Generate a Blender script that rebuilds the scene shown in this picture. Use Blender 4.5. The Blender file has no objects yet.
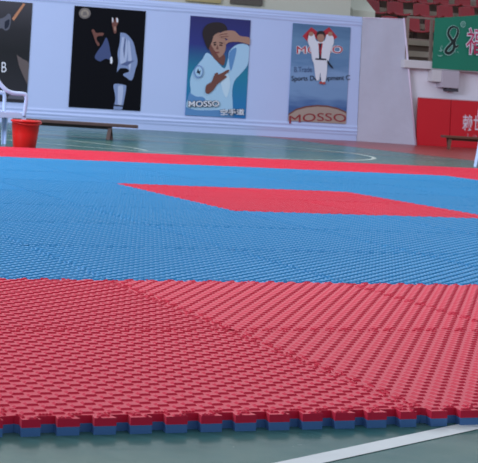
import bpy, bmesh, math, random
from mathutils import Vector, Matrix

random.seed(7)
scene = bpy.context.scene
C = scene.collection

# ------------------------------------------------------------------ camera
cam_d = bpy.data.cameras.new('camera')
cam = bpy.data.objects.new('camera', cam_d)
C.objects.link(cam)
scene.camera = cam
R_ = Vector((0.94369473, -0.32523805, 0.06050178))
U_ = Vector((-0.07477386, -0.03155073, 0.99670127))
F_ = Vector((0.3222563, 0.94510569, 0.05409356))
m = Matrix((R_, U_, -F_)).transposed().to_4x4()
m.translation = Vector((-0.91484577, -2.80391088, 0.69650615))
cam.matrix_world = m
cam_d.sensor_fit = 'HORIZONTAL'
cam_d.sensor_width = 36.0
cam_d.lens = 1389.415 / 478 * 36.0
cam_d.shift_x = 184.949 / 478
cam_d.shift_y = -219.844 / 478
cam_d.clip_end = 200
cam_d.dof.use_dof = True
cam_d.dof.focus_distance = 4.6
cam_d.dof.aperture_fstop = 20.0

# ------------------------------------------------------------------ light
world = bpy.data.worlds.new('hall_light')
scene.world = world
world.use_nodes = True
wn = world.node_tree
bg = wn.nodes['Background']
bg.inputs['Color'].default_value = (0.66, 0.80, 1.0, 1)
bg.inputs['Strength'].default_value = 0.62


def area_light(name, loc, target, sx, sy, power, color):
    d = bpy.data.lights.new(name, 'AREA')
    d.shape = 'RECTANGLE'
    d.size = sx
    d.size_y = sy
    d.energy = power
    d.color = color
    o = bpy.data.objects.new(name, d)
    o.location = loc
    o.rotation_euler = (Vector(target) - Vector(loc)).to_track_quat('-Z', 'Y').to_euler()
    C.objects.link(o)
    return o


area_light('ceiling_lamps', (5, 9, 8.5), (5, 9.2, 0), 14, 10, 560, (1.0, 0.96, 0.92))
area_light('mat_key_light', (10, 20, 9.0), (2, 4, 0), 16, 3, 700, (0.92, 0.96, 1.0))  # unseen key light added from the far side so weave fronts stay dark
area_light('banner_fill_light', (-8, 8, 6.0), (8, 20, 1.2), 8, 3, 2600, (0.70, 0.76, 1.0))  # unseen fill light added to brighten the banner and background

scene.view_settings.view_transform = 'Standard'
scene.view_settings.look = 'None'
scene.view_settings.gamma = 1.0
scene.view_settings.exposure = 0.0
scene.view_settings.use_curve_mapping = False


# ------------------------------------------------------------------ helpers
def lin(c):
    return tuple(((v / 255) / 12.92 if v / 255 <= 0.04045 else ((v / 255 + 0.055) / 1.055) ** 2.4) for v in c) + (1,)


MATS = {}


def mat(name, rgb, rough=0.6, noise=0.0, nscale=8.0, spec=0.5, bump=0.0, bscale=30.0, rnd=0.0, coat=0.0):
    if name in MATS:
        return MATS[name]
    mt = bpy.data.materials.new(name)
    mt.use_nodes = True
    nt = mt.node_tree
    b = nt.nodes['Principled BSDF']
    col = lin(rgb)
    b.inputs['Base Color'].default_value = col
    b.inputs['Roughness'].default_value = rough
    b.inputs['Specular IOR Level'].default_value = spec
    b.inputs['Coat Weight'].default_value = coat
    tc = nt.nodes.new('ShaderNodeTexCoord')
    if noise or rnd:
        n = nt.nodes.new('ShaderNodeTexNoise')
        n.inputs['Scale'].default_value = nscale
        n.inputs['Detail'].default_value = 4
        nt.links.new(tc.outputs['Object'], n.inputs['Vector'])
        mr = nt.nodes.new('ShaderNodeMapRange')
        mr.inputs['To Min'].default_value = 1 - noise
        mr.inputs['To Max'].default_value = 1 + noise
        nt.links.new(n.outputs['Fac'], mr.inputs['Value'])
        out = mr.outputs[0]
        if rnd:
            oi = nt.nodes.new('ShaderNodeObjectInfo')
            m2 = nt.nodes.new('ShaderNodeMapRange')
            m2.inputs['To Min'].default_value = 1 - rnd
            m2.inputs['To Max'].default_value = 1 + rnd
            nt.links.new(oi.outputs['Random'], m2.inputs['Value'])
            mu = nt.nodes.new('ShaderNodeMath')
            mu.operation = 'MULTIPLY'
            nt.links.new(out, mu.inputs[0])
            nt.links.new(m2.outputs[0], mu.inputs[1])
            out = mu.outputs[0]
        hs = nt.nodes.new('ShaderNodeHueSaturation')
        hs.inputs['Color'].default_value = col
        nt.links.new(out, hs.inputs['Value'])
        nt.links.new(hs.outputs['Color'], b.inputs['Base Color'])
    if bump:
        n2 = nt.nodes.new('ShaderNodeTexNoise')
        n2.inputs['Scale'].default_value = bscale
        nt.links.new(tc.outputs['Object'], n2.inputs['Vector'])
        bp = nt.nodes.new('ShaderNodeBump')
        bp.inputs['Strength'].default_value = bump
        bp.inputs['Distance'].default_value = 0.02
        nt.links.new(n2.outputs['Fac'], bp.inputs['Height'])
        nt.links.new(bp.outputs['Normal'], b.inputs['Normal'])
    MATS[name] = mt
    return mt


def ramp_mat(name, stops, axis=2, lo=0.0, hi=1.0, rough=0.5, wob=0.0):
    """print whose colour changes over the height of the sheet (object coordinates)"""
    mt = bpy.data.materials.new(name)
    mt.use_nodes = True
    nt = mt.node_tree
    b = nt.nodes['Principled BSDF']
    b.inputs['Roughness'].default_value = rough
    tc = nt.nodes.new('ShaderNodeTexCoord')
    sp = nt.nodes.new('ShaderNodeSeparateXYZ')
    nt.links.new(tc.outputs['Object'], sp.inputs[0])
    mr = nt.nodes.new('ShaderNodeMapRange')
    mr.inputs['From Min'].default_value = lo
    mr.inputs['From Max'].default_value = hi
    nt.links.new(sp.outputs[axis], mr.inputs['Value'])
    src = mr.outputs[0]
    if wob:
        n = nt.nodes.new('ShaderNodeTexNoise')
        n.inputs['Scale'].default_value = 3.0
        mp = nt.nodes.new('ShaderNodeMapping')
        mp.inputs['Scale'].default_value = (0.5, 1, 3.5)
        nt.links.new(tc.outputs['Object'], mp.inputs[0])
        nt.links.new(mp.outputs[0], n.inputs['Vector'])
        ma = nt.nodes.new('ShaderNodeMath')
        ma.operation = 'MULTIPLY_ADD'
        ma.inputs[1].default_value = wob
        nt.links.new(n.outputs['Fac'], ma.inputs[0])
        nt.links.new(src, ma.inputs[2])
        mb = nt.nodes.new('ShaderNodeMath')
        mb.operation = 'SUBTRACT'
        mb.inputs[1].default_value = wob * 0.5
        nt.links.new(ma.outputs[0], mb.inputs[0])
        src = mb.outputs[0]
    cr = nt.nodes.new('ShaderNodeValToRGB')
    e = cr.color_ramp.elements
    e[0].position, e[0].color = stops[0][0], lin(stops[0][1])
    e[1].position, e[1].color = stops[-1][0], lin(stops[-1][1])
    for p, c in stops[1:-1]:
        x = e.new(p)
        x.color = lin(c)
    nt.links.new(src, cr.inputs[0])
    nt.links.new(cr.outputs[0], b.inputs['Base Color'])
    return mt


def link_mesh(name, me, parent=None, loc=None, rot=None):
    o = bpy.data.objects.new(name, me)
    C.objects.link(o)
    if parent:
        o.parent = parent
    if loc is not None:
        o.location = loc
    if rot is not None:
        o.rotation_euler = rot
    return o


def obj(name, bm, mt, parent=None, loc=None, rot=None, smooth=False, bevel=0.0):
    me = bpy.data.meshes.new(name)
    bmesh.ops.recalc_face_normals(bm, faces=bm.faces)
    bm.to_mesh(me)
    bm.free()
    for x in (mt if isinstance(mt, (list, tuple)) else [mt]):
        me.materials.append(x)
    if smooth:
        for p in me.polygons:
            p.use_smooth = True
    o = link_mesh(name, me, parent, loc, rot)
    if bevel:
        b = o.modifiers.new('bevel', 'BEVEL')
        b.width = bevel
        b.segments = 2
        b.limit_method = 'ANGLE'
    return o


def empty(name, loc, rz=0.0):
    o = bpy.data.objects.new(name, None)
    o.empty_display_size = 0.1
    o.location = loc
    o.rotation_euler = (0, 0, rz)
    C.objects.link(o)
    return o


def tag(o, label, cat, group=None, kind=None):
    o['label'] = label
    o['category'] = cat
    if group:
        o['group'] = group
    if kind:
        o['kind'] = kind
    return o


def struct(o):
    o['kind'] = 'structure'
    return o


def box(bm, x0, x1, y0, y1, z0, z1, mi=0, M=None):
    vs = [Vector((x, y, z)) for z in (z0, z1) for y in (y0, y1) for x in (x0, x1)]
    if M is not None:
        vs = [M @ v for v in vs]
    v = [bm.verts.new(p) for p in vs]
    for f in ((0, 2, 3, 1), (4, 5, 7, 6), (0, 1, 5, 4), (2, 6, 7, 3), (0, 4, 6, 2), (1, 3, 7, 5)):
        fa = bm.faces.new([v[i] for i in f])
        fa.material_index = mi


def tube(bm, pts, r, n=8, mi=0, flat=1.0, closed_ends=True):
    """tube through points; r number or list; flat squashes along the second axis"""
    pts = [Vector(p) for p in pts]
    rs = r if isinstance(r, (list, tuple)) else [r] * len(pts)
    rings = []
    ref = None
    for i, p in enumerate(pts):
        a = pts[max(i - 1, 0)]
        b = pts[min(i + 1, len(pts) - 1)]
        d = (b - a).normalized()
        if ref is None:
            ref = Vector((0, 0, 1)) if abs(d.z) < 0.8 else Vector((0, 1, 0))
        s = d.cross(ref).normalized()
        t = s.cross(d).normalized()
        ref = t
        rings.append([bm.verts.new(p + (s * math.cos(k * 2 * math.pi / n) + t * flat * math.sin(k * 2 * math.pi / n)) * rs[i]) for k in range(n)])
    for i in range(len(rings) - 1):
        for k in range(n):
            f = bm.faces.new([rings[i][k], rings[i][(k + 1) % n], rings[i + 1][(k + 1) % n], rings[i + 1][k]])
            f.material_index = mi
            f.smooth = True
    if closed_ends:
        bm.faces.new(rings[0]).material_index = mi
        bm.faces.new(rings[-1][::-1]).material_index = mi


def lathe(bm, prof, n=28, c=(0, 0)):
    rings = []
    for r, z in prof:
        if r < 1e-6:
            rings.append([bm.verts.new((c[0], c[1], z))])
        else:
            rings.append([bm.verts.new((c[0] + r * math.cos(2 * math.pi * k / n), c[1] + r * math.sin(2 * math.pi * k / n), z)) for k in range(n)])
    for a, b in zip(rings, rings[1:]):
        for k in range(n):
            q = [a[k % len(a)], a[(k + 1) % len(a)], b[(k + 1) % len(b)], b[k % len(b)]]
            u = []
            for v in q:
                if v not in u:
                    u.append(v)
            if len(u) > 2:
                bm.faces.new(u).smooth = True


def spline(pts, n=8):
    """Catmull-Rom through 2-D or 3-D points"""
    P = [Vector(p).to_3d() for p in pts]
    out = []
    for i in range(len(P) - 1):
        p0, p1, p2, p3 = P[max(i - 1, 0)], P[i], P[i + 1], P[min(i + 2, len(P) - 1)]
        for k in range(n):
            t = k / n
            out.append(0.5 * ((2 * p1) + (p2 - p0) * t + (2 * p0 - 5 * p1 + 4 * p2 - p3) * t * t + (3 * p1 - p0 - 3 * p2 + p3) * t ** 3))
    out.append(P[-1])
    return out


# ------------------------------------------------------------------ setting
FZ = -0.035                       # the hall floor; the mats' surface is z = 0


def floor_material():
    mt = bpy.data.materials.new('painted_court_floor')
    mt.use_nodes = True
    nt = mt.node_tree
    b = nt.nodes['Principled BSDF']
    tc = nt.nodes.new('ShaderNodeTexCoord')
    n = nt.nodes.new('ShaderNodeTexNoise')
    n.inputs['Scale'].default_value = 0.7
    n.inputs['Detail'].default_value = 6
    n.inputs['Roughness'].default_value = 0.65
    nt.links.new(tc.outputs['Object'], n.inputs['Vector'])
    cr = nt.nodes.new('ShaderNodeValToRGB')
    cr.color_ramp.elements[0].position = 0.35
    cr.color_ramp.elements[0].color = lin((30, 94, 96))
    cr.color_ramp.elements[1].position = 0.7
    cr.color_ramp.elements[1].color = lin((92, 116, 104))
    nt.links.new(n.outputs['Fac'], cr.inputs[0])
    nt.links.new(cr.outputs[0], b.inputs['Base Color'])
    n2 = nt.nodes.new('ShaderNodeTexNoise')
    n2.inputs['Scale'].default_value = 9
    n2.inputs['Detail'].default_value = 8
    nt.links.new(tc.outputs['Object'], n2.inputs['Vector'])
    mr = nt.nodes.new('ShaderNodeMapRange')
    mr.inputs['To Min'].default_value = 0.14
    mr.inputs['To Max'].default_value = 0.34
    nt.links.new(n2.outputs['Fac'], mr.inputs['Value'])
    nt.links.new(mr.outputs[0], b.inputs['Roughness'])
    b.inputs['Specular IOR Level'].default_value = 0.05
    bp = nt.nodes.new('ShaderNodeBump')
    bp.inputs['Strength'].default_value = 0.10
    bp.inputs['Distance'].default_value = 0.01
    nt.links.new(n2.outputs['Fac'], bp.inputs['Height'])
    nt.links.new(bp.outputs['Normal'], b.inputs['Normal'])
    return mt


bm = bmesh.new()
box(bm, -25, 40, -12, 45, FZ - 0.2, FZ)
struct(obj('floor', bm, floor_material()))

# far wall frames: banner plane B and grandstand plane W
BO = Vector((6.9, 22.75, 0))
BU = Vector((7.53, -0.45, 0)).normalized()
BN = Vector((-BU.y, BU.x, 0))
WO = Vector((15.35, 21.64, 0))
WU = Vector((1.23, -0.13, 0)).normalized()
WN = Vector((-WU.y, WU.x, 0))


def frame(O, u, n):
    M = Matrix((u, n, Vector((0, 0, 1)))).transposed().to_4x4()
    M.translation = O
    return M


MB = frame(BO, BU, BN)
MW = frame(WO, WU, WN)
RZB = math.atan2(BU.y, BU.x)
RZW = math.atan2(WU.y, WU.x)

beige = mat('beige_wall_paint', (206, 202, 182), 0.8, 0.03, 2)
white_wall = mat('white_wall_paint', (238, 236, 242), 0.7, 0.03, 2.5)

bm = bmesh.new()
box(bm, -16, 7.45, 0.45, 0.75, FZ, 7, M=MB)
struct(obj('wall_back', bm, beige))
bm = bmesh.new()
box(bm, 4.72, 5.42, 0.38, 0.47, 2.62, 3.9, M=MB)
struct(obj('window_1', bm, mat('dark_window_panel', (92, 84, 74), 0.3)))
bm = bmesh.new()
box(bm, 3.75, 4.5, 0.38, 0.47, 2.60, 3.9, M=MB)
struct(obj('window_2', bm, mat('yellowed_window_panel', (176, 160, 112), 0.4)))
bm = bmesh.new()
box(bm, -0.28, 16, 0.18, 0.55, FZ, 1.52, M=MW)
struct(obj('wall_stand', bm, white_wall))
bm = bmesh.new()
box(bm, -1.2, 16, 5.2, 5.5, FZ, 7, M=MW)
struct(obj('wall_right', bm, mat('grey_wall_paint', (150, 140, 130), 0.8, 0.04, 2)))

# reddish paint outside the court's side line
bm = bmesh.new()
box(bm, 12.15, 39, -11, 44, FZ - 0.01, FZ + 0.001)
struct(obj('trim_5', bm, mat('red_brown_court_paint', (150, 64, 60), 0.3, 0.08, 1.5, spec=0.15)))
# court lines painted on the floor
paint = mat('white_court_line', (206, 208, 204), 0.6, 0.10, 14)
faint = mat('worn_court_line', (176, 184, 176), 0.5, 0.15, 9)


def strip(bm, pts, w, z=FZ + 0.0015):
    pts = [Vector((p[0], p[1], 0)) for p in pts]
    L = []
    for i, p in enumerate(pts):
        d = (pts[min(i + 1, len(pts) - 1)] - pts[max(i - 1, 0)]).normalized()
        s = Vector((-d.y, d.x, 0)) * w / 2
        L.append((bm.verts.new((p.x + s.x, p.y + s.y, z)), bm.verts.new((p.x - s.x, p.y - s.y, z))))
    for a, b in zip(L, L[1:]):
        bm.faces.new([a[0], a[1], b[1], b[0]])


bm = bmesh.new()
strip(bm, [(-0.9, -0.87), (0.54, -0.268), (1.14, -0.015), (3, 0.77)], 0.052)
struct(obj('trim_1', bm, paint))
bm = bmesh.new()
strip(bm, [(7.3 + 3.03 * math.cos(a * math.pi / 60), 16.0 + 3.03 * math.sin(a * math.pi / 60)) for a in range(121)], 0.06)
struct(obj('trim_2', bm, faint))
bm = bmesh.new()
strip(bm, [(4.4, 16.9), (5.69, 15.67), (5.95, 14.7), (6.07, 14.1), (6.0, 13.5)], 0.05)
struct(obj('trim_3', bm, faint))
bm = bmesh.new()
strip(bm, [(4.9, 17.7), (6.19, 17.17), (6.92, 16.93), (12, 15.3)], 0.05)
struct(obj('trim_4', bm, mat('pink_court_line', (170, 120, 124), 0.5)))

# ------------------------------------------------------------------ jigsaw mats
NT = 12


def edge_pts(phase):
    """outline offsets along one unit edge: list of (t, out). phase 0: teeth centred at (k+.5)/12; phase 1: the complement"""
    w_out, w_in, d = 0.0265, 0.0215, 0.014
    g = 0.0011
    pts = []
    for k in range(NT):
        c = (k + 0.5) / NT
        wo, wi = w_out, w_in
        if k in (0, NT - 1):
            wo, wi = 0.0225, 0.0185
        if phase == 0:
            pts += [(c - wi + g, -d), (c - wo + g, d), (c + wo - g, d), (c + wi - g, -d)]
        else:
            pts += [(c - wi - g, d), (c - wo - g, -d), (c + wo + g, -d), (c + wi + g, d)]
    return pts


def outline():
    e = 0.0008
    P = []
    ins = 0.0105 + e
    # front edge (Y=0), phase 0, outwards is -Y
    P += [(t, -(o if o > 0 else o) + e) for t, o in edge_pts(0)]
    # right edge (X=1), phase 1
    P += [(1 + o - e, t) for t, o in edge_pts(1)]
    # back edge (Y=1), phase 1
    P += [(t, 1 + o - e) for t, o in reversed(edge_pts(1))]
    # left edge (X=0), phase 0
    P += [(-o + e, t) for t, o in reversed(edge_pts(0))]
    return P


OUT = outline()
NV = len(OUT)


def inside(x, y):
    c = False
    if 0.016 < x < 0.984 and 0.016 < y < 0.984:
        return True
    for k in range(NV):
        (xa, ya), (xb, yb) = OUT[k], OUT[k - 1]
        if (ya > y) != (yb > y) and x < (xb - xa) * (y - ya) / (yb - ya) + xa:
            c = not c
    return c


def mat_mesh(name, z0, z1, weave):
    V = [(x, y, z1) for x, y in OUT] + [(x, y, z0) for x, y in OUT]
    Fc = [list(range(NV)), list(range(2 * NV - 1, NV - 1, -1))]
    for i in range(NV):
        j = (i + 1) % NV
        Fc.append([i, i + NV, j + NV, j])
    if weave is not None:
        px, py, h = 1 / 30.0, 1 / 38.0, 0.0040

        def bar(x0, y0, x1, y1, deep=0):
            cs = [(x0, y0), (x1, y0), (x1, y1), (x0, y1), ((x0 + x1) / 2, y0), ((x0 + x1) / 2, y1)]
            if not all(inside(*(c if weave == 0 else (1 - c[1], c[0]))) for c in cs):
                if deep < 2:
                    xm, ym = (x0 + x1) / 2, (y0 + y1) / 2
                    for q in ((x0, y0, xm, ym), (xm, y0, x1, ym), (x0, ym, xm, y1), (xm, ym, x1, y1)):
                        bar(*q, deep + 1)
                return
            fx, fy, fb = min(0.004, (x1 - x0) * 0.25), min(0.003, (y1 - y0) * 0.25), min(0.009, (y1 - y0) * 0.3)
            q = [(x0, y0, z1), (x1, y0, z1), (x1, y1, z1), (x0, y1, z1),
                 (x0 + fx, y0 + fy, z1 + h), (x1 - fx, y0 + fy, z1 + h), (x1 - fx, y1 - fb, z1 + h), (x0 + fx, y1 - fb, z1 + h)]
            if weave == 1:      # same weave turned by a quarter
                q = [(1 - y, x, z) for x, y, z in q]
            b = len(V)
            V.extend(q)
            for f in ((0, 1, 5, 4), (1, 2, 6, 5), (2, 3, 7, 6), (3, 0, 4, 7), (4, 5, 6, 7)):
                Fc.append([b + k for k in f])

        for j in range(-1, 39):
            for i in range(-1, 31):
                if (i + j) % 2 == 0:
                    bar(i * px + 0.0012, j * py + 0.0010, (i + 1) * px - 0.0012, (j + 1) * py - 0.0010)
    me = bpy.data.meshes.new(name)
    me.from_pydata(V, [], Fc)
    me.update()
    return me


red_foam = mat('red_foam', (214, 30, 62), 0.6, 0.03, 3, spec=0.25, rnd=0.03)
low_blue = mat('shaded_blue_foam', (74, 116, 168), 0.6)  # same blue foam, with the shade of the lower sides in its colour
blue_foam = mat('blue_foam', (32, 132, 180), 0.6, 0.03, 3, spec=0.3, rnd=0.035)
for fm in (red_foam, blue_foam):
    fb_ = fm.node_tree.nodes['Principled BSDF']
    fb_.inputs['Sheen Weight'].default_value = 0.12
    fb_.inputs['Sheen Roughness'].default_value = 0.35
top_mesh = [mat_mesh('jigsaw_mat', -0.017, 0.0, 0), mat_mesh('jigsaw_mat_turned', -0.017, 0.0, 1)]
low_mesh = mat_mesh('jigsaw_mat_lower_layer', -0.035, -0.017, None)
for me in top_mesh + [low_mesh]:
    me.materials.append(red_foam)

IN_VIEW = {0: (-1, 1), 1: (0, 2), 2: (0, 3), 3: (0, 4), 4: (1, 4), 5: (1, 5), 6: (1, 6), 7: (2, 6), 8: (2, 7), 9: (2, 8), 10: (2, 9), 11: (3, 9)}
ORD = ['first', 'second', 'third', 'fourth', 'fifth', 'sixth', 'seventh', 'eighth', 'ninth', 'tenth', 'eleventh', 'twelfth']


def mat_is_red(i, j):
    ring = min(i + 2, 9 - i, j, 11 - j)
    return ring < 2 or ring >= 5


for j in range(12):
    lo, hi = IN_VIEW[j]
    for i in range(max(lo - 1, -2), min(hi + 1, 9) + 1):
        red = mat_is_red(i, j)
        ring = min(i + 2, 9 - i, j, 11 - j)
        turned = (i, j) in ((1, 0), (2, 0), (1, 1), (2, 1), (3, 1))
        o = link_mesh('jigsaw_foam_mat', top_mesh[1 if turned else 0])
        o.location = (i, j, random.uniform(-0.0008, 0.0008) if j else 0)
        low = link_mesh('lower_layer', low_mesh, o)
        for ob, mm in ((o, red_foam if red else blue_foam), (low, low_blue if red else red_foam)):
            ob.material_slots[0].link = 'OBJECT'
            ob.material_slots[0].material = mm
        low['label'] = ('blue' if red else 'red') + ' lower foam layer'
        col = 'red' if red else 'blue'
        row = ['nearest row', 'second nearest row', 'third nearest row', 'fourth nearest row', 'fifth nearest row', 'sixth nearest row', 'sixth farthest row', 'fifth farthest row', 'fourth farthest row', 'third farthest row', 'second farthest row', 'farthest row'][j]
        if i < lo:
            w = 'past the left edge of view'
        elif i > hi:
            w = 'past the right edge of view'
        elif i == hi and hi > lo + 1:
            w = 'rightmost in view'
        else:
            w = ORD[i - lo] + ' from the left'
        if ring < 2:
            g = 'red mats of the near border' if j < 2 else ('red mats of the far border' if j > 9 else 'red mats of the right border')
        elif ring < 5:
            g = 'blue mats of the broad ring'
        else:
            g = 'red mats of the inner square'
        tag(o, '%s jigsaw foam mat in the %s, %s' % (col, row, w), 'foam mat', g)

# ------------------------------------------------------------------ white banner wall
vinyl = mat('lavender_white_vinyl', (196, 210, 246), 0.42, 0.02, 1.2, bump=0.25, bscale=2.2)
cloth = mat('greyish_white_cloth', (186, 182, 194), 0.75, 0.05, 5, bump=0.5, bscale=6)


def sheet(O, u, n, length, z0, z1, f, nx, nz, lean=0.0):
    bm = bmesh.new()
    g = []
    for a in range(nx + 1):
        row = []
        for b in range(nz + 1):
            s, z = length[0] + (length[1] - length[0]) * a / nx, z0 + (z1(length[0] + (length[1] - length[0]) * a / nx) - z0) * b / nz
            p = O + u * (s * (1 - lean * (z - z0) / 2.5)) + n * f(s, z)
            row.append(bm.verts.new((p.x, p.y, z)))
        g.append(row)
    for a in range(nx):
        for b in range(nz):
            fa = bm.faces.new([g[a][b], g[a + 1][b], g[a + 1][b + 1], g[a][b + 1]])
            fa.smooth = True
    return bm


def ban_f(s, z):
    d = 0.0
    for zc, amp, w in ((0.245, -0.020, 0.016), (0.165, -0.03, 0.02), (0.11, -0.02, 0.012), (2.365, -0.02, 0.016), (2.42, -0.025, 0.014), (2.47, -0.02, 0.01)):
        zc2 = zc + 0.006 * math.sin(s * 1.7 + zc * 40)
        d += amp * math.exp(-((z - zc2) / w) ** 2)
    return d + 0.004 + 0.003 * math.sin(s * 2.3 + z * 1.2)


root = empty('vinyl_banner', BO + BU * 3.5 + Vector((0, 0, FZ)), 0)
tag(root, 'long lavender white vinyl banner wall behind the mats, carrying four posters', 'banner')
o = obj('banner_sheet', sheet(BO, BU, BN, (-3.0, 7.50), FZ, lambda s: 2.53 if s > 3 else 2.53 - 0.0 * (3 - s), ban_f, 120, 130), vinyl, root)
o.matrix_parent_inverse = Matrix.Translation(-root.location)
bm = bmesh.new()
for s in (-2.9, 0.85, 3.2, 5.45, 7.45):
    tube(bm, [MB @ Vector((s, 0.06, FZ)), MB @ Vector((s, 0.06, 2.5))], 0.02)
o = obj('support_poles', bm, mat('galvanised_pole', (150, 152, 156), 0.35), root)
o.matrix_parent_inverse = Matrix.Translation(-root.location)

# cloth section between the vinyl and the red boards
c0 = BO + BU * 7.50 + BN * -0.01
c1 = WO + WU * 0.0 + WN * -0.03
cu = (c1 - c0).normalized()
cn = Vector((-cu.y, cu.x, 0))
clen = (c1 - c0).length


def cl_f(s, z):
    return 0.006 * math.sin(s * 9 + 1.2 * math.sin(z * 1.5)) + 0.002 * math.sin(s * 21 + z * 2) + 0.006 * math.sin(z * 4 - s * 6)


o = obj('hanging_cloth', sheet(c0, cu, cn, (0, clen), FZ, lambda s: 2.515, cl_f, 50, 60, 0.30), cloth)
tag(o, 'plain greyish white cloth sheet closing the right end of the vinyl banner', 'cloth')
bm = bmesh.new()
tube(bm, [c1 + Vector((0, 0, FZ)), c0 + cu * clen * 0.70 + Vector((0, 0, 2.54))], 0.02)
tube(bm, [c0 + Vector((0, 0, 2.515)), c0 + cu * clen * 0.70 + Vector((0, 0, 2.515))], 0.012)
ob = obj('cloth_pole', bm, mat('white_pole', (226, 206, 222), 0.4), o)


# ------------------------------------------------------------------ posters
def text_mesh(body, bold=0.0):
    cu_ = bpy.data.curves.new('lettering', 'FONT')
    cu_.body = body
    cu_.offset = bold
    cu_.resolution_u = 4
    t = bpy.data.objects.new('lettering', cu_)
    C.objects.link(t)
    dg = bpy.context.evaluated_depsgraph_get()
    me = bpy.data.meshes.new_from_object(t.evaluated_get(dg))
    bpy.data.objects.remove(t)
    bpy.data.curves.remove(cu_)
    return me


class Art:
    """flat print: crop pixel coordinates of one poster -> sheet coordinates (u right, z up) in metres"""

    def __init__(s, TL, TR, BL, w, h):
        s.TL = Vector(TL)
        a, b = Vector(TR) - s.TL, Vector(BL) - s.TL
        s.inv = Matrix(((a.x, b.x), (a.y, b.y))).inverted()
        s.w, s.h = w, h
        s.polys = []

    def p(s, x, y):
        q = s.inv @ (Vector((x, y)) - s.TL)
        return (q.x * s.w, s.h * (1 - q.y))

    def build(s, name, layers, parent, off):
        """layers: list of (points, material, smooth, depth order)"""
        bm = bmesh.new()
        mats = []
        for k, L in enumerate(layers):
            pts, mt = L[0], L[1]
            sm = L[2] if len(L) > 2 else 6
            if mt not in mats:
                mats.append(mt)
            q = [s.p(*a) for a in pts]
            if sm:
                q = [(v.x, v.y) for v in spline(q + [q[0]], sm)][:-1]
            q = [(min(max(a, 0.002), s.w - 0.002), min(max(b, 0.002), s.h - 0.002)) for a, b in q]
            q2 = []
            for a in q:
                if not q2 or (Vector(a) - Vector(q2[-1])).length > 1e-4:
                    q2.append(a)
            f = bm.faces.new([bm.verts.new((a, -(off + 0.0012 * k), b)) for a, b in q2])
            f.material_index = mats.index(mt)
        return obj(name, bm, mats, parent)

    def text(s, body, x0, y0, x1, y1, mt, parent, off, outline=None, arc=0.0, name='lettering', bold=0.0, shear=0.0):
        """text fitted in the box from (x0,y0) top-left to (x1,y1) bottom-right in crop pixels"""
        me = text_mesh(body, bold)
        co = [v.co.copy() for v in me.vertices]
        ax0, ax1 = min(c.x for c in co), max(c.x for c in co)
        ay0, ay1 = min(c.y for c in co), max(c.y for c in co)
        for v, c in zip(me.vertices, co):
            a, b = (c.x - ax0) / (ax1 - ax0), (c.y - ay0) / (ay1 - ay0)
            X = x0 + (x1 - x0) * a + shear * b
            Y = y1 + (y0 - y1) * b - arc * (1 - (2 * a - 1) ** 2)
            q = s.p(X, Y)
            v.co = (q[0], -off, q[1])
        me.materials.append(mt)
        o = link_mesh(name, me, parent)
        if outline:
            s.text(body, x0 - 1.5, y0 - 1.5, x1 + 1.5, y1 + 1.5, outline, parent, off - 0.0015, None, arc, 'lettering_outline', bold + 0.06, shear)
        return o


def ell(cx, cy, rx, ry, n=16, a0=0):
    return [(cx + rx * math.cos(a0 + 2 * math.pi * k / n), cy + ry * math.sin(a0 + 2 * math.pi * k / n)) for k in range(n)]


def poster(name, u0, z0, w, h, mt, label):
    root = obj(name, _panel(w, h), mt, None, MB @ Vector((u0, -0.012, z0)), (0, 0, RZB))
    tag(root, label, 'poster', 'martial arts posters on the white banner')
    return root


def _panel(w, h):
    bm = bmesh.new()
    box(bm, 0, w, -0.002, 0.004, 0, h)
    return bm


skin = mat('print_skin', (176, 132, 112), 0.5)
skin_d = mat('print_skin_shade', (120, 72, 62), 0.5)
gi = mat('print_suit_pale_blue', (176, 212, 236), 0.5)
gi_b = mat('print_suit_blue', (120, 150, 196), 0.5)
gi_d = mat('print_suit_fold', (96, 146, 196), 0.5)
hair = mat('print_hair', (38, 26, 30), 0.5)
p_white = mat('print_white', (232, 232, 238), 0.5)
p_black = mat('print_black', (8, 8, 16), 0.6, spec=0.15)
p_navy = mat('print_navy', (20, 28, 48), 0.5)
p_red = mat('print_red', (190, 44, 58), 0.5)
p_tan = mat('print_tan', (150, 120, 104), 0.5)
p_grey = mat('print_grey', (96, 96, 108), 0.5)

# poster A: dark, cut by the left edge of the photograph
W_, H_ = 1.50, 1.93
pa = poster('martial_arts_poster', -1.06, 0.36, W_, H_, ramp_mat('print_dark_grey', [(0.0, (40, 38, 46)), (0.5, (14, 14, 20)), (0.72, (34, 32, 38)), (1.0, (70, 66, 72))], lo=0, hi=H_),
            'dark poster with a stick held across the top, behind the white plastic armchair')
A = Art((-220, 5), (135, 16), (-240, 405), W_, H_)
A.build('printed_figure', [
    ([(-60, 95), (0, 78), (22, 62), (34, 75), (28, 118), (10, 130), (-20, 125), (-80, 200), (-140, 260), (-150, 180)], p_grey),
    ([(5, 95), (26, 85), (24, 112), (6, 124)], p_navy),
    ([(38, 82), (90, 18), (100, 22), (48, 90)], mat('print_wood', (196, 132, 96), 0.5), 0),
    ([(64, 225), (90, 240), (124, 262), (122, 345), (110, 330), (92, 300), (76, 268)], mat('print_taupe', (104, 90, 88), 0.5)),
    ([(20, 400), (60, 372), (118, 380), (118, 402)], p_grey),
    ([(-120, 40), (-95, 20), (-70, 40), (-72, 80), (-98, 96), (-120, 75)], skin),
    ([(-126, 50), (-120, 14), (-90, 4), (-64, 22), (-68, 46), (-96, 30)], hair),
], pa, 0.005)
A.text('B', -6, 256, 17, 296, p_white, pa, 0.016)

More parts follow.
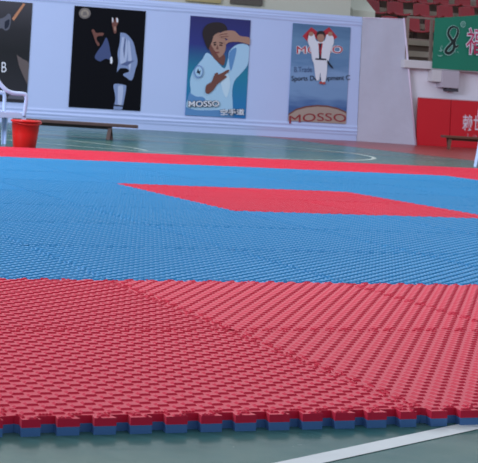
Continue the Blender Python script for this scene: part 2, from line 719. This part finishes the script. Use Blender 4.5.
# poster B: black
W_, H_ = 1.475, 1.975
pb = poster('martial_arts_poster', 1.285, 0.328, W_, H_, p_black, 'black poster of a dark figure in an open pale jacket, round emblem in its corner')
gj = mat('print_jacket_grey_blue', (136, 152, 190), 0.5)
gk = mat('print_jacket_light', (182, 192, 220), 0.5)
gb_d = mat('print_jacket_fold', (88, 102, 144), 0.5)
A = Art((58, 22), (340, 45), (38, 430), W_, H_)
A.build('printed_figure', [
    ([(238, 132), (262, 138), (288, 168), (300, 212), (307, 250), (300, 280), (286, 326), (264, 316), (250, 302), (276, 290), (262, 278), (238, 278), (226, 292), (231, 250), (228, 215), (236, 175)], gj),
    ([(245, 150), (262, 158), (268, 200), (260, 252), (240, 260), (238, 210)], gk),
    ([(268, 160), (276, 170), (284, 240), (276, 300), (270, 250)], gk, 0), ([(238, 262), (266, 250), (296, 246), (266, 268)], gb_d, 0), ([(256, 150), (260, 160), (254, 240), (250, 200)], gb_d, 0),
    ([(150, 205), (168, 180), (182, 152), (192, 175), (198, 205), (202, 240), (180, 238), (158, 248), (138, 232)], mat('print_suit_dim', (66, 80, 124), 0.5)),
    ([(198, 236), (205, 230), (208, 252), (200, 258)], p_white),
    ([(212, 352), (218, 340), (258, 346), (262, 362), (250, 432), (244, 445), (214, 444), (220, 400)], gj),
    ([(230, 350), (250, 352), (244, 425), (230, 425)], gk),
    ([(214, 424), (250, 428), (249, 434), (213, 430)], p_navy, 0),
    ([(124, 122), (132, 118), (142, 132), (158, 132), (172, 134), (168, 144), (150, 146), (144, 160), (156, 178), (150, 186), (140, 168), (132, 145)], skin_d),
    ([(202, 74), (208, 72), (214, 88), (218, 72), (227, 74), (229, 92), (222, 108), (222, 130), (214, 136), (209, 120), (204, 95)], skin_d),
    ([(204, 72), (208, 72), (209, 90), (205, 88)], p_white), ([(221, 72), (227, 75), (227, 90), (222, 88)], p_white),
    ([(212, 108), (219, 108), (219, 124), (213, 122)], skin),
], pb, 0.005)
A.build('printed_emblem', [(ell(98, 53, 23, 22), mat('print_emblem_ring', (118, 108, 104), 0.5)), (ell(98, 53, 16, 15), mat('print_emblem_disc', (160, 146, 130), 0.5)),
                           ([(88, 62), (92, 46), (104, 46), (108, 62)], mat('print_emblem_ring', (0, 0, 0)), 0)], pb, 0.005)

# poster C: karate pose, blue
W_, H_ = 1.30, 1.985
pc = poster('martial_arts_poster', 3.705, 0.298, W_, H_, ramp_mat('print_indigo_teal', [(0.0, (36, 120, 186)), (0.45, (28, 130, 158)), (0.72, (44, 52, 128)), (1.0, (40, 40, 104))], lo=0, hi=H_),
            'blue poster of a dark haired fighter in pale suit shading the forehead')
A = Art((40, 42), (270, 58), (20, 415), W_, H_)
A.build('printed_figure', [
    # suit
    ([(62, 232), (85, 205), (100, 182), (124, 196), (150, 226), (170, 240), (182, 205), (188, 175), (215, 152), (246, 148), (264, 160), (263, 190), (256, 230), (230, 262), (206, 290), (198, 330), (200, 378), (196, 425), (110, 418), (60, 412), (28, 400), (24, 372), (40, 330), (38, 290), (46, 255)], gi),
    ([(24, 385), (60, 396), (110, 398), (196, 400), (196, 430), (110, 428), (22, 418)], gi_d, 3),
    ([(184, 200), (190, 176), (214, 164), (206, 210), (192, 250)], gi_d),
    ([(36, 330), (60, 345), (90, 350), (100, 380), (60, 378), (30, 360)], gi_d),
    ([(148, 262), (176, 252), (190, 300), (176, 350), (160, 320)], mat('print_suit_shine', (204, 228, 242), 0.5)),
    # neck + face
    ([(112, 172), (135, 196), (168, 190), (166, 228), (150, 222), (126, 200)], skin_d),
    (ell(142, 152, 32, 48), skin),
    ([(116, 150), (128, 170), (146, 198), (132, 200), (116, 182), (108, 158)], skin_d),
    # hair
    ([(106, 172), (92, 142), (84, 104), (100, 76), (136, 66), (168, 74), (178, 98), (150, 104), (128, 116), (120, 140), (112, 156)], hair),
    # brows, eyes, mouth, nose
    ([(124, 143), (136, 140), (137, 144), (125, 147)], hair, 0), ([(148, 141), (162, 144), (161, 148), (148, 145)], hair, 0),
    ([(126, 150), (136, 148), (136, 153), (127, 154)], p_black, 0), ([(148, 150), (160, 152), (159, 156), (148, 154)], p_black, 0),
    ([(140, 152), (145, 168), (136, 168)], skin_d, 0), ([(130, 178), (148, 178), (146, 183), (132, 183)], mat('print_lip', (130, 60, 62), 0.5), 0),
    # raised hand over the forehead with fingers
    ([(146, 108), (176, 98), (206, 100), (228, 118), (262, 124), (266, 150), (240, 144), (214, 140), (186, 142), (172, 150), (166, 138), (180, 130), (150, 122)], skin),
    ([(148, 113), (178, 108), (178, 111), (148, 116)], skin_d, 0), ([(152, 120), (182, 118), (182, 121), (152, 123)], skin_d, 0),
    # lower hand
    ([(94, 330), (98, 304), (118, 290), (128, 268), (148, 262), (180, 246), (184, 252), (168, 266), (176, 272), (156, 288), (140, 300), (124, 322), (106, 336)], skin_d),
    ([(128, 262), (140, 256), (142, 266), (134, 276)], skin_d),
], pc, 0.005)
A.build('printed_emblem', [(ell(68, 252, 18, 24), gi_b), (ell(68, 252, 14, 19), gi), ([(60, 258), (66, 240), (70, 252), (76, 246), (72, 264), (66, 258)], p_navy, 0)], pc, 0.038)
A.text('MOSSO', 30, 362, 146, 384, p_white, pc, 0.045, p_navy, bold=0.02)
A.text('空手道', 150, 394, 242, 417, p_white, pc, 0.045, p_navy, bold=0.02)

# poster D: child figure, brand arch
W_, H_ = 1.30, 1.99
pd = poster('martial_arts_poster', 5.935, 0.303, W_, H_, ramp_mat('print_sky_bands', [(0.0, (84, 114, 156)), (0.14, (66, 102, 156)), (0.28, (122, 156, 196)), (0.5, (130, 162, 200)), (0.62, (98, 136, 176)), (0.8, (108, 146, 180)), (1.0, (84, 120, 156))], lo=0, hi=H_, wob=0.25),
            'pale blue poster of a child in white suit below a red peaked emblem')
A = Art((48, 50), (270, 68), (30, 418), W_, H_)
A.build('printed_emblem', [
    ([(84, 100), (118, 66), (150, 92), (186, 66), (218, 104), (194, 122), (176, 100), (152, 124), (126, 100), (106, 124)], p_red, 0),
    ([(100, 100), (119, 80), (130, 92), (108, 116)], mat('print_red_dark', (150, 30, 46), 0.5), 0),
], pd, 0.005)
A.build('printed_arch', [
    ([(30, 398), (60, 380), (100, 370), (140, 367), (180, 370), (220, 380), (256, 396), (256, 436), (30, 420)], mat('print_cream', (176, 154, 140), 0.5), 3),
    ([(30, 392), (60, 374), (100, 364), (140, 361), (180, 364), (220, 374), (256, 390), (256, 396), (220, 380), (180, 370), (140, 367), (100, 370), (60, 380), (30, 398)], mat('print_brown', (120, 70, 60), 0.5), 0),
], pd, 0.005)
A.text('MOSSO', 62, 138, 238, 166, p_red, pd, 0.012, p_white, bold=0.0, name='lettering')
A.text('B.Trade', 52, 216, 120, 236, mat('print_faded_blue', (66, 90, 130), 0.5), pd, 0.012)
A.text('Sports Development C', 42, 250, 266, 274, p_navy, pd, 0.012, bold=0.01)
A.text('MOSSO', 34, 400, 252, 430, mat('print_maroon', (150, 40, 50), 0.5), pd, 0.012, arc=8, bold=0.0, name='lettering')
A.build('printed_figure', [
    ([(106, 96), (126, 92), (136, 118), (166, 118), (176, 94), (198, 100), (203, 126), (192, 152), (184, 190), (178, 204), (176, 240), (170, 272), (156, 272), (151, 240), (146, 266), (134, 262), (126, 205), (120, 190), (114, 150), (103, 122)], p_white),
    ([(144, 128), (158, 128), (154, 188), (146, 188)], p_navy, 0),
    ([(142, 128), (146, 128), (150, 160), (156, 128), (160, 128), (152, 180)], p_red, 0),
    ([(132, 184), (174, 186), (173, 192), (132, 190)], p_navy, 0),
    (ell(152, 105, 14, 19), skin), ([(136, 104), (138, 86), (152, 80), (166, 86), (168, 104), (160, 94), (144, 94)], hair),
    (ell(115, 92, 9, 8), skin), (ell(188, 92, 9, 8), skin),
    (ell(152, 277, 6, 5), mat('print_foot', (186, 70, 60), 0.5)), (ell(164, 279, 6, 5), MATS['print_foot']),
    ([(176, 190), (190, 208), (200, 222), (194, 222), (178, 204)], p_navy),
], pd, 0.022)

# ------------------------------------------------------------------ red boards
red_board = mat('red_board_print', (214, 20, 36), 0.4, 0.06, 1.4, spec=0.5, bump=0.15, bscale=3)
edge_dark = mat('dark_board_edge', (96, 10, 22), 0.4)


def board(s0, s1, z1, label):
    o = obj('advertising_board', _board(s1 - s0, z1), red_board, None, MW @ Vector((s0, 0, FZ)), (0, 0, RZW), bevel=0.006)
    tag(o, label, 'board', 'red advertising boards on the floor')
    bm = bmesh.new()
    box(bm, 0, s1 - s0, -0.012, 0.05, z1 + 0.001, z1 + 0.018)
    obj('top_rail', bm, mat('pink_white_rail', (220, 176, 184), 0.4), o)
    bm = bmesh.new()
    for x in (0.15, s1 - s0 - 0.15):
        box(bm, x - 0.015, x + 0.015, 0.05, 0.26, 0, 0.03)
        tube(bm, [(x, 0.25, 0.015), (x, 0.05, z1 * 0.8)], 0.012)
    obj('back_strut', bm, edge_dark, o)
    return o


def _board(w, h):
    bm = bmesh.new()
    box(bm, 0, w, 0, 0.045, 0, h)
    return bm


b1 = board(0.03, 0.758, 0.965, 'plain red advertising board right beside the hanging cloth')
b2 = board(0.775, 3.2, 0.965, 'red advertising board with white characters at right edge')


def board_text(body, x0, x1, z0, z1, mt, parent, off, bold=0.0, name='lettering'):
    me = text_mesh(body, bold)
    co = [v.co.copy() for v in me.vertices]
    ax0, ax1 = min(c.x for c in co), max(c.x for c in co)
    ay0, ay1 = min(c.y for c in co), max(c.y for c in co)
    for v, c in zip(me.vertices, co):
        v.co = (x0 + (x1 - x0) * (c.x - ax0) / (ax1 - ax0), -off, z0 + (z1 - z0) * (c.y - ay0) / (ay1 - ay0))
    me.materials.append(mt)
    return link_mesh(name, me, parent)


board_text('赖世', 0.265, 0.74, 0.35, 0.68, mat('white_vinyl_letters', (232, 214, 224), 0.5), b2, 0.004, 0.008)
board_text('Lais', 0.38, 0.78, 0.22, 0.30, mat('pale_red_letters', (210, 120, 130), 0.5), b2, 0.004)

# ------------------------------------------------------------------ grandstand
conc = mat('weathered_concrete', (186, 168, 150), 0.8, 0.14, 3)
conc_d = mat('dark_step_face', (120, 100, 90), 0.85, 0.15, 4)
ledge_m = mat('pale_concrete_ledge', (214, 208, 208), 0.7, 0.05, 3)
gs = empty('grandstand', MW @ Vector((0, 0.4, 1.5)), RZW)
tag(gs, 'stepped concrete grandstand above the white wall at top right', 'grandstand')
S0, S1 = -0.32, 14.0


def gpart(name, bm, mt, bevel=0.0, lab=None):
    o = obj(name, bm, mt, gs, bevel=bevel)
    o.location = (0, -0.4, -1.5)
    if lab:
        o['label'] = lab
    return o


bm = bmesh.new()
box(bm, S0, S1, 0.0, 0.62, 1.525, 1.69)
gpart('ledge', bm, ledge_m, 0.01, 'white concrete front ledge')
for k, (n0, z0, z1) in enumerate(((0.62, 1.53, 1.90), (1.25, 1.53, 2.17), (1.90, 1.53, 2.56), (2.75, 1.53, 2.92), (3.5, 1.53, 3.3))):
    bm = bmesh.new()
    n1 = (1.25, 1.90, 2.75, 3.5, 5.2)[k]
    box(bm, -0.32, S1, n0, n1, z0, z1 - 0.12)
    gpart('step', bm, conc_d)
    bm = bmesh.new()
    box(bm, -0.32, S1, n0 - 0.06, n1 - 0.002, z1 - 0.118, z1)
    gpart('step_board', bm, conc, 0.005)
bm = bmesh.new()
box(bm, 0.30, 0.50, -0.04, 0.175, 1.28, 1.52)
gpart('bracket', bm, ledge_m, 0.005)
bm = bmesh.new()
box(bm, 0.50, 0.88, -0.08, 0.175, 1.17, 1.52)
gpart('bracket', bm, mat('grey_pink_box', (188, 178, 186), 0.7), 0.005)
bm = bmesh.new()
box(bm, 0.66, 0.89, -0.04, 0.17, 1.10, 1.165)
gpart('lamp_box', bm, mat('dark_lamp_box', (70, 68, 76), 0.5), 0.004)
# stair parapet at the left end
bm = bmesh.new()
pts = [(-0.85, 1.4), (-0.34, 1.4), (-0.34, 5.15), (-0.85, 5.15)]
vz = [2.72, 2.72, 4.9, 4.9]
lo_ = [bm.verts.new((a, b, FZ)) for a, b in pts]
hi_ = [bm.verts.new((a, b, z)) for (a, b), z in zip(pts, vz)]
bm.faces.new(lo_)
bm.faces.new(hi_)
for k in range(4):
    bm.faces.new([lo_[k], lo_[(k + 1) % 4], hi_[(k + 1) % 4], hi_[k]])
gpart('parapet', bm, beige)

# guard rail
rail_m = mat('brown_guard_rail', (140, 120, 108), 0.5)
gr = empty('guard_rail', MW @ Vector((-0.25, 0.12, 1.69)), RZW)
tag(gr, 'thin brown guard rail standing on the front ledge left of the green banner', 'railing')
for s in (0.02, 0.56, 2.1, 3.6):
    bm = bmesh.new()
    box(bm, s - 0.03, s + 0.03, -0.02, 0.02, 0, 0.86)
    obj('post', bm, rail_m, gr)
bm = bmesh.new()
box(bm, 0.02, 5.0, -0.025, 0.025, 0.86, 0.90)
obj('top_bar', bm, rail_m, gr)
bm = bmesh.new()
box(bm, 0.02, 5.0, -0.012, 0.012, 0.42, 0.445)
obj('middle_bar', bm, rail_m, gr)

# seats
seat_red = mat('glossy_red_seat', (150, 10, 22), 0.16, 0.04, 3, coat=0.4)
leg_m = mat('seat_bracket', (70, 50, 48), 0.5)


def seat_shell():
    bm = bmesh.new()
    prof = [(-0.02, 0.00), (-0.01, 0.03), (0.03, 0.035), (0.14, 0.015), (0.26, 0.012), (0.33, 0.05), (0.355, 0.14), (0.372, 0.24), (0.385, 0.31), (0.40, 0.325)]
    prof = [(p.x, p.y) for p in spline(prof, 3)]
    g = []
    nx = 12
    for i, (y, z) in enumerate(prof):
        t = i / (len(prof) - 1)
        half = 0.215 - 0.02 * t - (0.05 * max(0, (t - 0.85) / 0.15) ** 2) - 0.03 * max(0, (0.1 - t) / 0.1)
        row = []
        for k in range(nx + 1):
            a = -1 + 2 * k / nx
            edge = abs(a) ** 4
            row.append(bm.verts.new((a * half, y - 0.03 * edge * t, z + 0.035 * edge * (1 - t))))
        g.append(row)
    for i in range(len(g) - 1):
        for k in range(nx):
            bm.faces.new([g[i][k], g[i][k + 1], g[i + 1][k + 1], g[i + 1][k]]).smooth = True
    return bm


def make_seat():
    r = empty('stadium_seat', (0, 0, 0), RZW)
    s = obj('shell', seat_shell(), seat_red, r, loc=(0, 0, 0.17))
    md = s.modifiers.new('thick', 'SOLIDIFY')
    md.thickness = 0.014
    bm = bmesh.new()
    box(bm, -0.15, 0.15, 0.12, 0.18, 0.0, 0.035)
    box(bm, -0.03, 0.03, 0.12, 0.18, 0.03, 0.178)
    obj('pedestal', bm, leg_m, r, bevel=0.004)
    return r


seat0 = make_seat()
used = False
rows = [(1.38, 2.17, (0.16, 0.68, 1.20, 1.72, 2.24)), (2.15, 2.56, (0.08, 0.66, 1.30, 1.88, 2.42, 2.98)), (2.95, 2.92, (0.0, 0.55, 1.1, 1.65, 2.2, 2.75, 3.3))]
RN = ['lower row', 'middle row', 'top row']
for q, (n, z, ss) in enumerate(rows):
    for k, s in enumerate(ss):
        if not used:
            r = seat0
            used = True
        else:
            r = seat0.copy()
            C.objects.link(r)
            for ch in list(seat0.children):
                c = ch.copy()
                C.objects.link(c)
                c.parent = r
        p = MW @ Vector((s, n, z))
        r.location = p
        tag(r, 'glossy red plastic stadium seat, %s of the grandstand, %s from left' % (RN[q], ORD[k]), 'seat', 'red seats on the grandstand')

# green banner hung on the rail
green = mat('green_banner_cloth', (20, 128, 98), 0.5, 0.04, 1.5)
gb = empty('green_banner', MW @ Vector((0.28, -0.05, 1.55)), RZW)
tag(gb, 'green cloth banner with black swirl emblem hanging over the grandstand ledge', 'banner')


def gtop(s):
    return 1.03 + 0.13 * min(s, 1.4)


bm = bmesh.new()
g = []
for a in range(61):
    s = 3.2 * a / 60
    col_ = []
    for b in range(21):
        z = gtop(s) * b / 20
        col_.append(bm.verts.new((s + 0.02 * (b / 20), 0.010 * math.sin(s * 7 + z * 2) + 0.02, z)))
    g.append(col_)
for a in range(60):
    for b in range(20):
        bm.faces.new([g[a][b], g[a + 1][b], g[a + 1][b + 1], g[a][b + 1]]).smooth = True
obj('banner_cloth', bm, green, gb)


def ribbon(bm, pts, w, off, mi=0):
    P = [Vector(p) for p in pts]
    L = []
    for i, p in enumerate(P):
        d = (P[min(i + 1, len(P) - 1)] - P[max(i - 1, 0)]).normalized()
        t = i / (len(P) - 1)
        ww = w * (0.45 + 0.55 * math.sin(math.pi * t) ** 0.6)
        sx, sy = -d.y * ww / 2, d.x * ww / 2
        L.append((bm.verts.new((p.x + sx, -off - 0.0006 * i / len(P) * 4, p.y + sy)), bm.verts.new((p.x - sx, -off - 0.0006 * i / len(P) * 4, p.y - sy))))
    for a, b in zip(L, L[1:]):
        f = bm.faces.new([a[0], a[1], b[1], b[0]])
        f.material_index = mi


# swirl emblem; crop (420,20,478,100) scaled 5.79, banner left edge x=433.5 -> 78, bottom 285
def gq(x, y):
    return ((x - 76) / 5.79 * 0.0212, (284 - y + (x - 76) * 0.03) / 5.79 * 0.0209)


swirl = [gq(x, y) for x, y in ((210, 48), (190, 44), (168, 60), (164, 90), (184, 118), (202, 148), (196, 178), (172, 196), (152, 188), (160, 168), (186, 140), (214, 100), (222, 66), (212, 44))]
swirl = [(p.x, p.y) for p in spline(swirl, 8)]
sw2 = [(p.x, p.y) for p in spline([gq(x, y) for x, y in ((216, 96), (206, 124), (206, 150), (216, 158), (228, 146))], 8)]
bm = bmesh.new()
ribbon(bm, swirl, 0.095, 0.003, 0)
ribbon(bm, sw2, 0.07, 0.003, 0)
ribbon(bm, swirl, 0.062, 0.007, 1)
ribbon(bm, sw2, 0.045, 0.007, 1)
sm = obj('swirl_emblem', bm, [mat('pale_green_edge', (150, 200, 184), 0.5), mat('near_black_print', (16, 34, 30), 0.5)], gb)
bm = bmesh.new()
for pts in (((118, 160), (124, 176), (122, 184)), ((108, 182), (122, 186), (134, 178)), ((126, 152), (130, 166)), ((208, 186), (216, 192)), ((224, 184), (232, 192)), ((104, 210), (120, 214), (134, 208))):
    ribbon(bm, [gq(*p) for p in pts], 0.02, 0.003)
obj('small_marks', bm, MATS['pale_green_edge'], gb)
bm = bmesh.new()
q = [gq(x, y) for x, y in ell(252, 28, 14, 16)]
ribbon(bm, q + [q[0]], 0.02, 0.003)
ribbon(bm, [gq(248, 38), gq(248, 20), gq(257, 22), gq(256, 30), gq(249, 30), gq(258, 38)], 0.012, 0.003)
obj('registered_mark', bm, MATS['pale_green_edge'], gb)
x0, z0 = gq(272, 200)
x1, z1 = gq(388, 46)
board_text('福', x0, x0 + 0.46, z0, z1, p_white, gb, 0.004, 0.035, 'lettering_outline')
board_text('福', x0 + 0.02, x0 + 0.44, z0 + 0.02, z1 - 0.02, mat('magenta_print', (196, 30, 92), 0.5), gb, 0.008, 0.0)

# ------------------------------------------------------------------ plastic armchairs
chair_m = mat('pale_blue_white_plastic', (196, 214, 246), 0.35, 0.02, 2)


def slab(bm, P0, P1, w0, w1, th):
    """tapered bar from P0 to P1 with L-shaped moulded section"""
    P0, P1 = Vector(P0), Vector(P1)
    d = (P1 - P0).normalized()
    s = Vector((1, 0, 0))
    t = d.cross(s).normalized()
    s = t.cross(d).normalized()
    ring = []
    for P, w in ((P0, w0), (P1, w1)):
        ring.append([bm.verts.new(P + s * a * w / 2 + t * b * th / 2) for a, b in ((-1, -1), (1, -1), (1, 1), (-1, 1))])
    for k in range(4):
        bm.faces.new([ring[0][k], ring[0][(k + 1) % 4], ring[1][(k + 1) % 4], ring[1][k]])
    bm.faces.new(ring[0])
    bm.faces.new(ring[1])


def make_chair(name, loc, rz, label):
    """monobloc armchair; faces +X, width along Y"""
    r = empty(name, loc, rz)
    tag(r, label, 'chair', 'white plastic armchairs beside the mats')
    bm = bmesh.new()       # seat with apron, slightly dished
    g = []
    for a in range(11):
        row = []
        for b in range(11):
            x = -0.21 + 0.43 * a / 10
            y = (-0.235 + 0.47 * b / 10) * (0.94 + 0.06 * a / 10)
            z = 0.405 - 0.018 * (1 - (2 * b / 10 - 1) ** 2) + (0.012 if a < 9 else -0.006 * (a - 8))
            row.append(bm.verts.new((x, y, z)))
        g.append(row)
    for a in range(10):
        for b in range(10):
            if 3 <= a <= 7 and b in (2, 4, 5, 7) and a % 2:
                continue
            bm.faces.new([g[a][b], g[a + 1][b], g[a + 1][b + 1], g[a][b + 1]]).smooth = True
    st = obj('seat', bm, chair_m, r)
    md = st.modifiers.new('thick', 'SOLIDIFY')
    md.thickness = 0.012
    bm = bmesh.new()
    for (x0, y0, x1, y1) in ((-0.2, -0.235, 0.21, -0.235), (-0.2, 0.235, 0.21, 0.235), (0.215, -0.235, 0.215, 0.235), (-0.205, -0.22, -0.205, 0.22)):
        box(bm, min(x0, x1) - 0.008, max(x0, x1) + 0.008, min(y0, y1) - 0.008, max(y0, y1) + 0.008, 0.335, 0.405)
    obj('apron', bm, chair_m, r, bevel=0.004)
    # legs
    for sx, sy in ((1, -1), (1, 1), (-1, -1), (-1, 1)):
        bm = bmesh.new()
        x, y = (0.20 if sx > 0 else -0.20), sy * 0.235
        xb, yb = x + sx * (0.02 if sx > 0 else 0.06), y + sy * 0.02
        for w, off in ((0.05, 0.0),):
            slab(bm, (x, y, 0.36), (xb, yb, 0.0), 0.06, 0.045, 0.012)
            M = None
            P0, P1 = Vector((x + sx * 0.022, y - sy * 0.024, 0.36)), Vector((xb + sx * 0.016, yb - sy * 0.018, 0.0))
            for k in range(1):
                vs = []
                for P, h in ((P0, 0.026), (P1, 0.02)):
                    vs.append([bm.verts.new(P + Vector((a * 0.006, b * h, 0))) for a, b in ((-1, -1), (1, -1), (1, 1), (-1, 1))])
                for e in range(4):
                    bm.faces.new([vs[0][e], vs[0][(e + 1) % 4], vs[1][(e + 1) % 4], vs[1][e]])
                bm.faces.new(vs[0])
                bm.faces.new(vs[1])
        obj('leg', bm, chair_m, r)
    # arms: post, armrest, sweep up to the back
    for sy in (-1, 1):
        bm = bmesh.new()
        y = sy * 0.262
        tube(bm, spline([(0.20, sy * 0.24, 0.36), (0.205, sy * 0.255, 0.5), (0.20, y, 0.60), (0.16, y, 0.625), (0.02, y, 0.63), (-0.08, y, 0.66), (-0.16, sy * 0.25, 0.73), (-0.215, sy * 0.235, 0.80), (-0.25, sy * 0.20, 0.84)], 5), 0.026, 8, flat=0.45)
        obj('armrest', bm, chair_m, r)
    # backrest: arched frame with vertical slats
    bm = bmesh.new()
    arch = spline([(-0.205, -0.225, 0.40), (-0.23, -0.232, 0.58), (-0.258, -0.215, 0.76), (-0.275, -0.14, 0.855), (-0.28, 0, 0.885), (-0.275, 0.14, 0.855), (-0.258, 0.215, 0.76), (-0.23, 0.232, 0.58), (-0.205, 0.225, 0.40)], 5)
    tube(bm, arch, 0.026, 8, flat=0.45)
    obj('back_frame', bm, chair_m, r)
    for k in range(5):
        y = -0.13 + 0.065 * k
        bm = bmesh.new()
        top = 0.86 - 0.9 * y * y
        tube(bm, spline([(-0.205, y * 0.8, 0.41), (-0.24, y * 1.0, 0.62), (-0.275, y * 1.1, top)], 5), 0.017, 6, flat=0.4)
        obj('back_slat', bm, chair_m, r)
    return r


make_chair('plastic_armchair', (3.925, 13.18, FZ), math.radians(13), 'pale white plastic armchair at the left edge behind the red bucket')
make_chair('plastic_armchair', (11.04, 13.06, FZ), math.radians(-75), 'pale white plastic armchair cut off by the right edge, at the mat corner')

# ------------------------------------------------------------------ bucket
bk = empty('plastic_bucket', (4.10, 12.68, FZ))
tag(bk, 'bright red plastic bucket on the floor before the left plastic armchair', 'bucket')
bm = bmesh.new()
lathe(bm, [(0, 0.004), (0.125, 0.004), (0.128, 0.0), (0.132, 0.006), (0.150, 0.16), (0.165, 0.305), (0.178, 0.306), (0.180, 0.325), (0.166, 0.328), (0.160, 0.31), (0.128, 0.02), (0, 0.015)], 36)
obj('body', bm, mat('bright_red_plastic', (214, 22, 16), 0.35), bk)
bm = bmesh.new()
tube(bm, spline([(-0.178, 0, 0.315), (-0.165, -0.08, 0.30), (-0.09, -0.165, 0.285), (0, -0.19, 0.28), (0.09, -0.165, 0.285), (0.165, -0.08, 0.30), (0.178, 0, 0.315)], 5), 0.004, 6)
obj('handle', bm, mat('bright_red_plastic', (0, 0, 0)), bk)

# ------------------------------------------------------------------ benches
wood_d = mat('dark_bench_wood', (78, 56, 50), 0.5, 0.2, 6)
wood_b = mat('brown_bench_wood', (104, 62, 44), 0.5, 0.2, 6)


def bench(loc, rz, L, h, wm, label, lx):
    r = empty('low_bench', loc, rz)
    tag(r, label, 'bench', 'low wooden benches at the hall edge')
    bm = bmesh.new()
    box(bm, -L / 2, L / 2, -0.14, 0.14, h - 0.045, h)
    obj('bench_top', bm, wm, r, bevel=0.006)
    for x in lx:
        for sy in (-1, 1):
            bm = bmesh.new()
            slab(bm, (x, sy * 0.07, h - 0.046), (x + sy * 0.035, sy * 0.12, 0), 0.06, 0.05, 0.04)
            obj('leg', bm, wm, r)
        bm = bmesh.new()
        box(bm, x - 0.012, x + 0.012, -0.075, 0.075, h * 0.35, h * 0.35 + 0.04)
        obj('crossbar', bm, wm, r)
    bm = bmesh.new()
    box(bm, lx[0], lx[-1], -0.012, 0.012, h - 0.09, h - 0.046)
    obj('rail', bm, wm, r)
    return r


bench((6.13, 16.58, FZ), math.radians(-19), 1.85, 0.245, wood_d, 'long dark low bench in front of the banner, beside the red bucket', (-0.80, 0.52))
bench((15.62, 20.0, FZ), math.radians(-19), 1.3, 0.26, wood_b, 'brown low bench in front of the red boards at right', (-0.52, 0.45))
